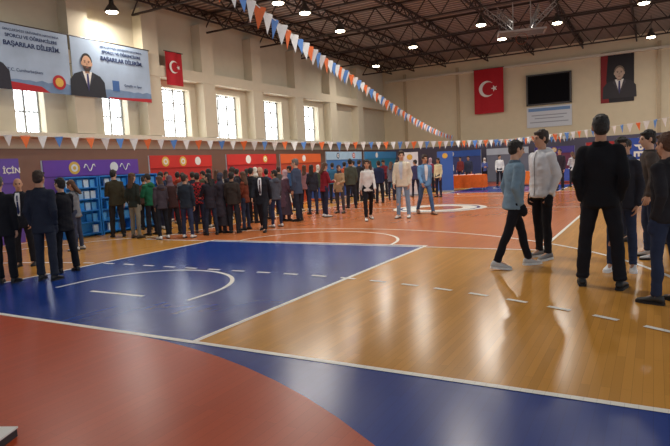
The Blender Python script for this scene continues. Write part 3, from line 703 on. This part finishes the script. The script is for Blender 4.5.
def person(px, fy, hy, th, pose, sex, top, tc_, bot, bc, shc, hair, hc, label, inner=None, tie=None, group=None, sole=None, kind='plain', near=False):
    p, t = at_z(px, fy); d = Vector((p.x, p.y)).normalized()
    ht = max(1.5, min(1.93, (fy-hy)/F*t))
    r = empty('person', p, math.atan2(-d.x, d.y)+R_(th), label, 'person', group); r.scale = (ht/1.76,)*3
    M, arms = build_figure(pose, sex, top, bot, hair, near)
    link('body', M['body'], mat('skin', SK[int(px) % 3], .6, scale=30, amt=.06, bump=.05), r)
    tp = link({'jacket': 'jacket', 'coat': 'coat', 'shirt': 'shirt', 'hoodie': 'hoodie', 'long': 'long_coat'}[top], M['top'], cloth(tc_, kind), r)
    if 'collar' in M: link('collar', M['collar'], cloth(tuple(int(v*.8) for v in tc_)), tp)
    if inner: link('undershirt', M['shirt'], cloth(inner), r)
    elif near: link('zip', M['zip'], cloth(tuple(int(v*.55) for v in tc_)), tp)
    if tie: link('tie', M['tie'], cloth(tie), r)
    link('skirt' if bot == 'skirt' else 'trousers', M['bottom'], cloth(bc), r)
    for s in (-1, 1):
        so = link('shoe', M['shoe%d' % s], mat('shoe_leather', shc, .5), r)
        link('sole', M['sole%d' % s], mat('sole_rubber', sole or (30, 28, 28), .7), so)
        link('eye', M['eye%d' % s], m_eye, r); link('eyebrow', M['brow%d' % s], mat('brow_hair', (45, 32, 26), .8), r)
    link('mouth', M['mouth'], m_mouth, r)
    link('headscarf' if hair == 'scarf' else 'hair', M['hair'], mat('hair_strands', hc, .6, scale=60, amt=.35, bump=.8) if hair != 'scarf' else cloth(hc), r)
    return r
BK, BR, DB = (34, 29, 27), (84, 54, 36), (52, 38, 30)
blkw = (24, 24, 27); WH = (225, 225, 222)
GQ = 'visitors gathered in front of the stands'
Pn = person
# near right group
Pn(515, 267, 139, -70, 'stride', 'm', 'jacket', (118, 142, 160), 'jeans', (28, 28, 34), (190, 190, 190), 'short', BK, 'young person in a light denim jacket and black trousers, leaning towards the one in white', near=True, sole=WH)
Pn(543, 258, 131, 135, 'pockets', 'm', 'hoodie', (214, 214, 217), 'jeans', (28, 28, 33), (120, 120, 122), 'short', DB, 'young man in a white hooded jacket and black trousers facing the denim jacket person', near=True, sole=WH)
Pn(601, 287, 115, -5, 'wide', 'm', 'jacket', (27, 27, 31), 'trousers', (30, 30, 36), (18, 18, 19), 'short', BK, 'tall man in black jacket and trousers with his back to the camera, legs apart', near=True)
Pn(622, 271, 138, 170, 'stand2', 'm', 'jacket', (44, 44, 52), 'jeans', (46, 56, 80), (224, 224, 224), 'short', BK, 'person in dark jeans and white sneakers half hidden behind the tall man in black', near=True, sole=(230, 230, 230))
Pn(666, 303, 134, 60, 'pockets', 'm', 'hoodie', (40, 38, 42), 'jeans', (42, 50, 72), (40, 38, 38), 'short', BR, 'brown haired person in a black hooded top cut by the right edge of the photo', near=True)
Pn(650, 258, 131, 95, 'stand2', 'm', 'jacket', (78, 70, 66), 'jeans', (50, 58, 80), (200, 200, 200), 'short', BK, 'dark haired man in a brownish grey jacket just left of the right edge', near=True)
Pn(626, 240, 140, 120, 'talk', 'm', 'jacket', (58, 66, 92), 'jeans', (50, 56, 74), (60, 58, 58), 'short', DB, 'man in a navy jacket standing in front of the blue roll-up banner')
Pn(662, 243, 142, -20, 'stand', 'f', 'coat', (96, 84, 76), 'jeans', (50, 56, 74), (60, 58, 58), 'long', BR, 'long haired person in a taupe jacket behind the one at the right edge')
# left group
Pn(8, 283, 176, -20, 'stand', 'm', 'coat', (30, 31, 36), 'trousers', (28, 29, 34), blkw, 'short', (78, 74, 70), 'man in a black suit at the very left edge, back to the camera', near=True)
Pn(49, 280, 171, -25, 'pockets', 'm', 'coat', (38, 43, 56), 'trousers', (40, 44, 56), blkw, 'short', DB, 'man in a navy suit with hands in pockets, second from the left edge', near=True)
Pn(68, 272, 178, 30, 'fold', 'm', 'coat', (32, 32, 37), 'trousers', (32, 32, 37), blkw, 'short', BK, 'man in a black overcoat with arms folded, right of the navy suit', near=True)
Pn(27, 266, 178, 160, 'stand2', 'm', 'coat', (34, 35, 42), 'trousers', (34, 34, 40), blkw, 'bald', (66, 60, 54), 'balding man in dark suit facing the camera between the two suited backs', inner=(220, 220, 222), tie=(40, 50, 90))
Pn(79, 250, 184, 70, 'hold', 'f', 'jacket', (116, 118, 124), 'jeans', (58, 64, 84), (190, 190, 190), 'long', BR, 'long haired visitor in a grey jacket beside the blue display shelves')
crowd = [
 (119, 237, 170, 5, 'stand3', 'm', 'jacket', (60, 56, 44), 'trousers', (44, 42, 44), blkw, 'short', BK, 'visitor in an olive jacket facing the blue shelves'),
 (137, 238, 173, -35, 'pockets', 'f', 'jacket', (44, 50, 46), 'jeans', (130, 126, 114), (90, 80, 70), 'long', BR, 'long haired visitor in a dark green jacket and beige jeans by the shelves'),
 (153, 235, 174, 45, 'hold', 'm', 'hoodie', (38, 104, 76), 'trousers', (38, 38, 46), blkw, 'short', BK, 'visitor in a green hooded top left of the red stand'),
 (165, 229, 172, -60, 'talk', 'm', 'jacket', (44, 54, 82), 'jeans', (54, 62, 92), (210, 210, 210), 'short', BK, 'visitor in a blue jacket and blue jeans right of the green hooded top'),
 (175, 234, 175, 25, 'reach', 'f', 'coat', (62, 42, 42), 'trousers', (40, 38, 42), blkw, 'scarf', (110, 88, 98), 'visitor with a mauve headscarf and brown coat reaching to the red stand'),
 (187, 229, 173, 160, 'hold', 'f', 'jacket', (100, 100, 106), 'jeans', (46, 52, 72), blkw, 'long', DB, 'grey jacket visitor with long hair facing the camera, left of the red checked shirt'),
 (201, 233, 173, -10, 'stand', 'm', 'shirt', (170, 46, 50), 'jeans', (44, 46, 66), (80, 70, 66), 'short', BK, 'visitor in a red and black checked shirt'),
 (213, 227, 169, 60, 'stand3', 'm', 'jacket', (34, 34, 39), 'trousers', (34, 34, 39), (220, 220, 220), 'short', BK, 'visitor in a black jacket and white shoes right of the red checked shirt'),
 (223, 233, 176, -40, 'hold', 'f', 'long', (58, 52, 60), 'skirt', (50, 46, 52), blkw, 'scarf', (66, 66, 80), 'visitor in a long charcoal coat and dark headscarf'),
 (235, 226, 168, 10, 'talk', 'm', 'jacket', (50, 50, 58), 'trousers', (48, 46, 50), blkw, 'short', DB, 'dark grey jacket visitor just left of the person in rust brown'),
 (247, 230, 174, 70, 'stand3', 'f', 'jacket', (116, 58, 42), 'jeans', (50, 56, 76), blkw, 'long', BR, 'visitor in a rust brown jacket with long hair in the middle of the crowd'),
 (254, 223, 168, -30, 'stand', 'm', 'jacket', (32, 34, 40), 'trousers', (36, 36, 42), blkw, 'short', BK, 'black jacket visitor just behind the walking balding man in suit'),
 (277, 227, 171, 35, 'talk', 'm', 'hoodie', (78, 82, 94), 'jeans', (44, 50, 76), (210, 210, 210), 'short', BK, 'visitor in a grey hooded top right of the walking suited man'),
 (287, 221, 170, -60, 'stand2', 'f', 'long', (92, 70, 84), 'skirt', (74, 62, 74), blkw, 'scarf', (200, 168, 174), 'visitor in a plum coat with a pink headscarf left of the blue blazer'),
 (147, 230, 176, -10, 'reach', 'm', 'jacket', (74, 54, 46), 'trousers', (38, 38, 46), blkw, 'short', BK, 'brown jacket visitor reaching to the stand behind the green hooded top'),
 (196, 224, 172, -25, 'stand', 'm', 'jacket', (42, 50, 62), 'trousers', (38, 38, 46), blkw, 'short', DB, 'visitor in a slate blue jacket behind the red checked shirt'),
 (159, 225, 174, 20, 'talk', 'f', 'coat', (36, 36, 42), 'jeans', (38, 38, 46), blkw, 'long', BK, 'black haired visitor in a black coat behind the blue jacket'),
 (207, 219, 171, 50, 'hold', 'm', 'jacket', (82, 84, 68), 'jeans', (44, 50, 76), blkw, 'short', BK, 'visitor in a khaki jacket in the back row of the crowd'),
 (219, 219, 170, -40, 'stand2', 'f', 'jacket', (146, 46, 64), 'jeans', (44, 50, 76), blkw, 'long', BR, 'visitor in a crimson jacket in the back row of the crowd'),
 (240, 217, 169, 0, 'stand3', 'm', 'jacket', (44, 44, 50), 'trousers', (44, 50, 66), blkw, 'short', BK, 'visitor in black in the back row behind the rust brown jacket'),
 (259, 213, 167, 30, 'reach', 'f', 'coat', (138, 128, 116), 'trousers', (52, 50, 64), blkw, 'scarf', (222, 218, 208), 'visitor in a taupe coat and cream headscarf behind the walking man'),
 (269, 219, 169, -50, 'talk', 'm', 'jacket', (50, 58, 88), 'trousers', (44, 50, 66), blkw, 'short', BK, 'visitor in an indigo jacket in the back row by the midway red stand'),
 (181, 223, 172, 10, 'pockets', 'm', 'hoodie', (140, 58, 42), 'jeans', (40, 44, 60), WH, 'short', BK, 'visitor in a brick red hooded top behind the mauve headscarf'),
 (229, 220, 170, 30, 'stand3', 'f', 'shirt', (180, 176, 170), 'jeans', (40, 44, 60), WH, 'long', DB, 'long haired visitor in an off white top in the back row of the crowd'),
 (249, 217, 169, -30, 'hold', 'f', 'coat', (76, 32, 44), 'trousers', (40, 44, 50), blkw, 'long', BK, 'visitor in a dark wine coat in the back row near the walking man'),
 (281, 214, 167, 0, 'stand', 'm', 'jacket', (80, 80, 76), 'trousers', (60, 58, 56), blkw, 'short', DB, 'visitor in a moss grey jacket behind the pink headscarf'),
 (291, 211, 166, 40, 'talk', 'm', 'shirt', (66, 100, 144), 'jeans', (40, 44, 60), WH, 'short', BK, 'visitor in a sky blue shirt behind the blue grey blazer'),
 (306, 211, 165, -30, 'stand2', 'f', 'jacket', (150, 112, 120), 'jeans', (40, 44, 60), WH, 'long', BR, 'visitor in a dusty pink jacket right behind the blue grey blazer'),
 (170, 221, 172, 150, 'talk', 'm', 'hoodie', (52, 52, 58), 'jeans', (54, 62, 92), WH, 'short', BK, 'visitor in a charcoal hooded top facing the camera by the red stand'),
 (234, 213, 167, -80, 'hold', 'm', 'hoodie', (120, 124, 130), 'jeans', (40, 44, 60), WH, 'short', BK, 'visitor in a light grey hooded top at the very back of the crowd'),
 (212, 235, 180, 15, 'talk', 'f', 'coat', (48, 44, 52), 'jeans', (44, 50, 66), blkw, 'long', BK, 'short visitor in a dark coat at the front of the crowd beside the checked shirt'),
 (189, 238, 182, -20, 'stand3', 'm', 'jacket', (42, 48, 58), 'jeans', (50, 58, 84), WH, 'short', DB, 'young visitor in a blue black jacket and blue jeans at the front of the crowd'),
 (164, 239, 182, 20, 'stand2', 'f', 'hoodie', (70, 62, 70), 'jeans', (36, 38, 46), WH, 'long', BR, 'long haired visitor in a mauve grey hooded top, frontmost before the red stand'),
 (235, 233, 178, -15, 'stand', 'm', 'jacket', (56, 48, 44), 'trousers', (42, 42, 48), blkw, 'short', BK, 'visitor in a dark brown jacket at the front, left of the rust brown jacket'),
]
for q in crowd: Pn(*q, group=GQ, **({'kind': 'plaid'} if q[13].endswith('red and black checked shirt') else {}))
# centre
Pn(264, 231, 165, 165, 'walk', 'm', 'coat', (34, 35, 42), 'trousers', (34, 35, 42), blkw, 'bald', (66, 60, 54), 'balding man in a dark suit and white shirt walking away from the crowd', inner=(225, 225, 228), tie=(60, 30, 40), near=True)
Pn(299, 221, 159, 60, 'stand2', 'm', 'coat', (64, 74, 96), 'trousers', (40, 43, 56), blkw, 'short', (104, 98, 94), 'man in a blue grey blazer standing between the crowd and the open floor')
centre = [
 (314, 214, 165, 20, 'stand3', 'f', 'jacket', (50, 50, 60), 'jeans', (50, 56, 80), blkw, 'long', BK, 'black haired visitor in a dark jacket right of the blue grey blazer'),
 (326, 217, 163, -60, 'hold', 'f', 'jacket', (130, 38, 50), 'jeans', (44, 46, 66), (210, 210, 210), 'long', BR, 'visitor in a burgundy jacket reading a leaflet'),
 (341, 213, 165, 150, 'talk', 'f', 'coat', (170, 142, 110), 'jeans', (70, 66, 70), (70, 60, 56), 'scarf', (74, 62, 70), 'visitor in a camel coat and dark headscarf facing the camera'),
 (352, 208, 159, 15, 'pockets', 'm', 'jacket', (76, 80, 70), 'trousers', (40, 40, 48), blkw, 'short', BK, 'visitor in a dull green jacket just left of the white shirt walker'),
 (369, 220, 159, 190, 'walk2', 'f', 'shirt', (212, 210, 208), 'jeans', (30, 30, 36), WH, 'long', DB, 'visitor in a white shirt and black trousers walking towards the camera'),
 (380, 203, 161, 20, 'stand', 'm', 'jacket', (42, 50, 80), 'trousers', (38, 40, 50), blkw, 'short', BK, 'visitor in a navy jacket behind the white shirt walker'),
 (392, 200, 162, -20, 'hold', 'f', 'jacket', (100, 104, 120), 'jeans', (44, 46, 66), blkw, 'long', BR, 'visitor in a steel grey jacket left of the cream jacket man'),
 (404, 218, 151, 165, 'stand2', 'm', 'jacket', (214, 204, 184), 'jeans', (126, 150, 176), (226, 224, 220), 'short', DB, 'young man in a cream jacket and light blue jeans on the open floor', ),
 (426, 214, 153, 200, 'walk', 'm', 'shirt', (108, 150, 194), 'jeans', (72, 100, 140), (140, 104, 80), 'short', DB, 'young man in a blue denim shirt and blue jeans walking'),
 (439, 197, 158, 150, 'stand', 'f', 'shirt', (216, 208, 172), 'jeans', (44, 46, 66), blkw, 'long', BK, 'small visitor in a pale yellow top right of the denim shirt man'),
 (334, 203, 163, 0, 'stand', 'm', 'jacket', (52, 98, 130), 'trousers', (40, 40, 48), blkw, 'short', BK, 'visitor in a petrol blue jacket by the far stands'),
 (360, 201, 160, -20, 'reach', 'm', 'jacket', (44, 44, 50), 'trousers', (40, 40, 48), blkw, 'short', BK, 'visitor in black reaching to the pale header stand'),
 (416, 197, 160, 10, 'talk', 'm', 'jacket', (70, 70, 108), 'jeans', (40, 40, 60), blkw, 'short', BK, 'visitor in an indigo jacket between the cream jacket and denim shirt men'),
 (320, 205, 165, 10, 'hold', 'f', 'coat', (60, 70, 60), 'trousers', (40, 40, 48), blkw, 'scarf', (190, 186, 178), 'visitor in a bottle green coat and pale headscarf behind the burgundy jacket'),
 (346, 201, 162, -10, 'stand', 'm', 'shirt', (180, 84, 58), 'jeans', (44, 46, 66), blkw, 'short', BK, 'visitor in an orange shirt far behind the camel coat'),
 (371, 199, 161, 30, 'pockets', 'f', 'jacket', (168, 168, 174), 'jeans', (44, 46, 66), blkw, 'long', BR, 'visitor in a silver grey jacket far behind the white shirt walker'),
 (385, 196, 160, 150, 'hold', 'm', 'jacket', (110, 40, 50), 'trousers', (40, 40, 48), blkw, 'short', BK, 'visitor in a maroon jacket beyond the navy jacket, facing the camera'),
 (398, 194, 160, 0, 'stand', 'm', 'jacket', (50, 50, 56), 'trousers', (40, 40, 48), blkw, 'short', DB, 'visitor in a dark jacket directly beyond the cream jacket man'),
 (431, 192, 158, -30, 'stand2', 'f', 'coat', (138, 58, 76), 'trousers', (40, 40, 48), blkw, 'scarf', (180, 150, 160), 'visitor in a raspberry coat beyond the denim shirt man'),
 (469, 187.5, 156, 170, 'stand', 'm', 'jacket', (50, 54, 72), 'trousers', (40, 40, 48), blkw, 'short', BK, 'person in a dark jacket standing behind the first orange table'),
 (451, 189, 160, 170, 'hold', 'f', 'jacket', (196, 192, 186), 'jeans', (40, 40, 48), blkw, 'long', DB, 'person in a pale jacket left of the first orange table'),
 (500, 186, 155, 180, 'stand2', 'm', 'shirt', (216, 216, 216), 'trousers', (40, 40, 48), blkw, 'short', BK, 'person in a white shirt between the two orange tables'),
 (560, 190, 149, 170, 'stand', 'm', 'jacket', (60, 56, 68), 'trousers', (46, 44, 52), blkw, 'short', BK, 'person in a dark jacket far beyond, right of the white hooded man'),
 (573, 187, 152, 30, 'hold', 'f', 'jacket', (196, 196, 202), 'jeans', (46, 44, 52), blkw, 'long', BR, 'long haired person in a pale jacket far beyond, left of the man in black'),
 (485, 184, 158, 190, 'hold', 'f', 'shirt', (90, 104, 164), 'trousers', (40, 40, 48), blkw, 'scarf', (210, 205, 200), 'person in a blue top and pale headscarf far behind the orange tables'),
 (366, 196, 160, -60, 'stand3', 'f', 'jacket', (60, 44, 60), 'jeans', (44, 46, 66), blkw, 'long', BK, 'black haired visitor in an aubergine jacket by the teal stand'),
 (354, 197, 161, 40, 'talk', 'm', 'hoodie', (130, 134, 140), 'jeans', (44, 46, 66), blkw, 'short', DB, 'visitor in an ash grey hooded top by the pale header stand'),
 (408, 192, 160, 60, 'hold', 'f', 'coat', (80, 90, 130), 'jeans', (44, 46, 66), blkw, 'long', BR, 'visitor in a dusty blue coat far behind the cream jacket man'),
 (461, 184, 157, 150, 'stand2', 'm', 'jacket', (130, 60, 60), 'jeans', (44, 46, 66), blkw, 'short', BK, 'person in a dull red jacket at the far stands below the large flag'),
 (513, 183, 155, 200, 'talk', 'm', 'jacket', (60, 60, 66), 'jeans', (44, 46, 66), blkw, 'short', BK, 'person in a grey jacket at the far stands just left of the denim jacket head'),
 (441, 186, 158, -100, 'stand3', 'm', 'jacket', (40, 44, 56), 'jeans', (44, 46, 66), blkw, 'short', DB, 'person in a midnight blue jacket at the far dark blue stand'),
]
for q in centre:
    kw = {}
    if 'cream jacket and light' in q[13]: kw = dict(inner=(190, 196, 208), near=True)
    if 'denim shirt and blue' in q[13]: kw = dict(inner=(225, 225, 228))
    Pn(*q, **kw)

p, t = at_z(-4, 443)
b = empty('cardboard_box', (p.x, p.y, 0), R_(25), 'small white lidded box on the floor in the bottom left corner', 'box')
MB().box((-.08, -.08, 0), (.08, .08, .05)).build('body', mat('dark_card', (60, 56, 58), .7), b)
MB().box((-.085, -.085, .05), (.085, .085, .06)).build('lid', m_white, b)

# ------------------------------------------------------------------ light
w = bpy.data.worlds.new('world'); S.world = w; w.use_nodes = True
w.node_tree.nodes['Background'].inputs[0].default_value = (.88, .94, 1, 1); w.node_tree.nodes['Background'].inputs[1].default_value = .85
